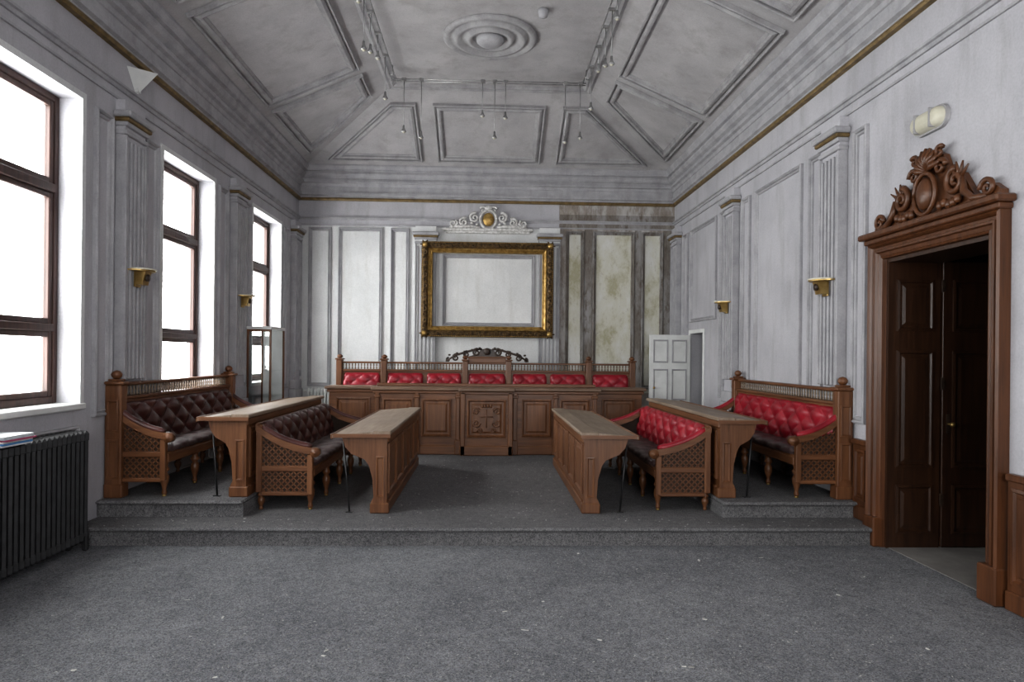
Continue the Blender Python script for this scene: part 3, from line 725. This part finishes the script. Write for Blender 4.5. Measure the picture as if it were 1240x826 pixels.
# ------------------------------------------------------------ radiator
def radiator(name,along,c0,c1,fixed,z,h,depth,mat):
    b=B(name); n=int((c1-c0)/.055)
    for i in range(n):
        c=c0+.03+(c1-c0-.06)*i/(n-1)
        def bx(a0,a1,d0,d1,z0,z1,bev):
            if along=='y': b.box(fixed+d0,fixed+d1,a0,a1,z0,z1,mat,bev)
            else: b.box(a0,a1,fixed-d1,fixed-d0,z0,z1,mat,bev)
        k=3; w=depth/k
        for j in range(k): bx(c-.017,c+.017,.03+j*w+.006,.03+(j+1)*w-.006,z+.10,z+h-.03,.014)
        bx(c-.022,c+.022,.03,.03+depth,z+h-.09,z+h,.02); bx(c-.022,c+.022,.03,.03+depth,z+.07,z+.16,.02)
    for a in (c0+.03,c1-.03):
        bx(a-.02,a+.02,.03,.07,z,z+.12,.01); bx(a-.02,a+.02,depth-.01,depth+.03,z,z+.12,.01)
    for zz in (z+.12,z+h-.05):
        m=.03+depth/2
        if along=='y': b.tube([(fixed+m,c0-.05,zz),(fixed+m,c1+.02,zz)],.02,mat,8)
        else: b.tube([(c0-.05,fixed-m,zz),(c1+.05,fixed-m,zz)],.02,mat,8)
    return b.done()
radiator('cast_iron_radiator','y',3.95,5.40,-XW,0,.93,.17,IRON)
radiator('small_radiator','x',-3.08,-2.62,YB-.02,LS,.80,.12,WHITE)
# magazines
b=B('magazine_pile'); z=.932
cols=[((.7,.7,.72)),(.1,.3,.6),(.75,.75,.7),(.5,.1,.2),(.6,.65,.7),(.75,.78,.8)]
for i,c in enumerate(cols):
    m=mottled('magazine_cover_%d'%i,c,tuple(q*.8 for q in c),20,.4,0)
    dx=random.uniform(-.01,.01);dy=random.uniform(-.02,.02)
    b.box(-3.24+dx,-3.03+dx,4.38+dy,4.66+dy,z,z+.011,m,.002); z+=.0115
b.done()
# ------------------------------------------------------------ display cabinet
b=B('display_cabinet')
x0,x1,y0,y1,z0,z1=-3.20,-2.88,9.14,9.75,LS,1.90
b.box(x0,x1,y0,y1,z0,z0+.45,OZ,.006); b.box(x0-.005,x1+.005,y0-.005,y1+.005,z1-.04,z1,WHITE,.005)
for x in (x0,x1-.025):
    for y in (y0,y1-.025): b.box(x,x+.025,y,y+.025,z0+.45,z1-.04,OZ,.003)
b.box(x0+.025,x1-.025,y0,y0+.02,z1-.07,z1-.04,OZ,.003); b.box(x0+.025,x1-.025,y0,y0+.02,z0+.45,z0+.50,OZ,.003)
for z in (.95,1.3): b.box(x0+.02,x1-.02,y0+.02,y1-.02,z,z+.008,GLASS)
b.box(x0+.02,x1-.02,y0+.02,y1-.02,z0+.45,z0+.46,WHITE)
for a in ((x0+.01,x1-.01,y0+.010,y0+.014),(x1-.014,x1-.010,y0+.02,y1-.02),(x0+.010,x0+.014,y0+.02,y1-.02)):
    b.box(a[0],a[1],a[2],a[3],z0+.45,z1-.04,GLASS)
b.box(x0+.02,x1-.02,y1-.02,y1-.01,z0+.45,z1-.04,WHITE)
b.done()
# ------------------------------------------------------------ ceiling track lights
b=B('ceiling_track_lights')
zr=5.36
for s in (1,-1):
    for d in (0,.07): b.tube([(s*(1.30+d),2.0,zr),(s*(1.30+d),9.55,zr)],.007,CHROME,5)
    for y in (2.2,4.5,6.8,9.3):
        b.tube([(s*1.33,y,zr),(s*1.33,y,Z1)],.008,CHROME,5); b.tube([(s*1.30,y,zr),(s*1.37,y,zr)],.008,CHROME,5)
for d in (0,.07): b.tube([(-1.35,9.5-d,zr),(1.35,9.5-d,zr)],.007,CHROME,5)
def bulb(x,y,z):
    b.lathe(x,y,[(.006,z+.09),(.014,z+.085),(.016,z+.04),(.034,z+.01),(.036,z-.005),(.01,z-.008)],CHROME,8)
    b.ell((x,y,z),(.022,.022,.022),PLAST,8,5)
for x,ze in ((-1.19,4.64),(-.95,4.56),(-.10,4.88),(.07,4.58),(.22,4.86),(1.06,4.54),(1.27,4.60)):
    b.tube([(x,9.46,zr),(x,9.46,ze+.08)],.006,CHROME,4); bulb(x,9.46,ze); b.box(x-.03,x+.03,9.42,9.5,zr-.02,zr+.02,CHROME,.005)
for s in (1,-1):
    for y,dl in ((3.6,.3),(5.0,.25),(5.6,.5),(6.2,.3),(6.9,.25),(7.2,.6),(7.6,.45),(8.1,.3),(8.7,.55)):
        yy=y+(.2 if s>0 else 0); x=s*1.335
        b.tube([(x,yy,zr),(x,yy,zr-dl+.08)],.006,CHROME,4); bulb(x,yy,zr-dl); b.box(x-.04,x+.04,yy-.02,yy+.02,zr-.015,zr+.015,CHROME,.004)
b.tube([(.6,7.7,Z1),(.6,7.7,Z1-.06)],.01,TRIM); b.lathe(.6,7.7,[(.01,Z1-.09),(.05,Z1-.08),(.06,Z1-.03),(.06,Z1-.001)],TRIM,16)
b.done()
# ------------------------------------------------------------ debris on the carpet
b=B('plaster_debris')
def chip(x,y,z,r):
    a=random.uniform(0,PI); c,s_=math.cos(a),math.sin(a); l=r*random.uniform(.6,2.2); w=r*random.uniform(.4,.9); h=r*random.uniform(.2,.5)
    pts=[(x+c*l*i-s_*w*j,y+s_*l*i+c*w*j) for i,j in ((-1,-1),(1,-.6),(.8,1),(-.7,.8))]
    b.add([(p[0],p[1],z) for p in pts]+[(p[0]*.8+x*.2,p[1]*.8+y*.2,z+h) for p in pts],[(0,1,2,3),(4,5,6,7),(0,1,5,4),(1,2,6,5),(2,3,7,6),(3,0,4,7)],random.choice((CHIP,CHIP,STONE)))
for i in range(5200):
    y=1.6+3.8*random.random(); x=random.uniform(-2.6,3.1) if random.random()<.4 else random.gauss(1.3,1.1)
    if abs(x)<3.1: chip(x,y,0,random.uniform(.0012,.0042))
for i in range(35):
    chip(random.uniform(-2,2.8),random.uniform(2.5,5.3),0,random.uniform(.006,.012))
for i in range(800):
    x=random.uniform(-1.3,1.3);y=random.uniform(5.6,9.2)
    if abs(x)<.8 or y<5.9: chip(x,y,LS,random.uniform(.002,.006))
for i in range(90): chip(random.choice((-1,1))*random.uniform(1.2,3.1),random.uniform(5.52,5.78),LS,random.uniform(.003,.007))
b.done()
# ------------------------------------------------------------ light
w=bpy.data.worlds.new('overcast_sky'); bpy.context.scene.world=w; w.use_nodes=True
bg=w.node_tree.nodes['Background']; bg.inputs['Color'].default_value=(1,.995,.99,1); bg.inputs['Strength'].default_value=16
def portal(n,loc,rot,sx,sy):
    l=bpy.data.lights.new(n,'AREA'); l.shape='RECTANGLE'; l.size=sx; l.size_y=sy; l.cycles.is_portal=True
    o=bpy.data.objects.new(n,l); o.location=loc; o.rotation_euler=rot; bpy.context.scene.collection.objects.link(o)
for a,c in WIN: portal('window_daylight',(-XW-.32,(a+c)/2,(SILL+HEAD)/2),(0,-PI/2,0),HEAD-SILL,c-a)
for a in FILLX: portal('window_daylight',(a+.65,YF-.32,2.4),(PI/2,0,0),1.3,2.6)  # portals at the added rear fill windows
# ------------------------------------------------------------ camera
cd=bpy.data.cameras.new('camera'); cd.sensor_width=36; cd.lens=820/1240*36; cd.shift_y=17/1240; cd.clip_start=.05
co=bpy.data.objects.new('camera',cd); bpy.context.scene.collection.objects.link(co)
M=Matrix.Rotation(-math.atan(.0367),4,'Z')@Matrix.Rotation(PI/2,4,'X')@Matrix.Rotation(.010,4,'Z')
co.matrix_world=Matrix.Translation((0,0,1.55))@M
bpy.context.scene.camera=co
vs=bpy.context.scene.view_settings; vs.view_transform='Standard'; vs.look='None'; vs.exposure=0
for lk in ('Medium High Contrast','Standard - Medium High Contrast'):
    try: vs.look=lk; break
    except Exception as e: print('look?',e)
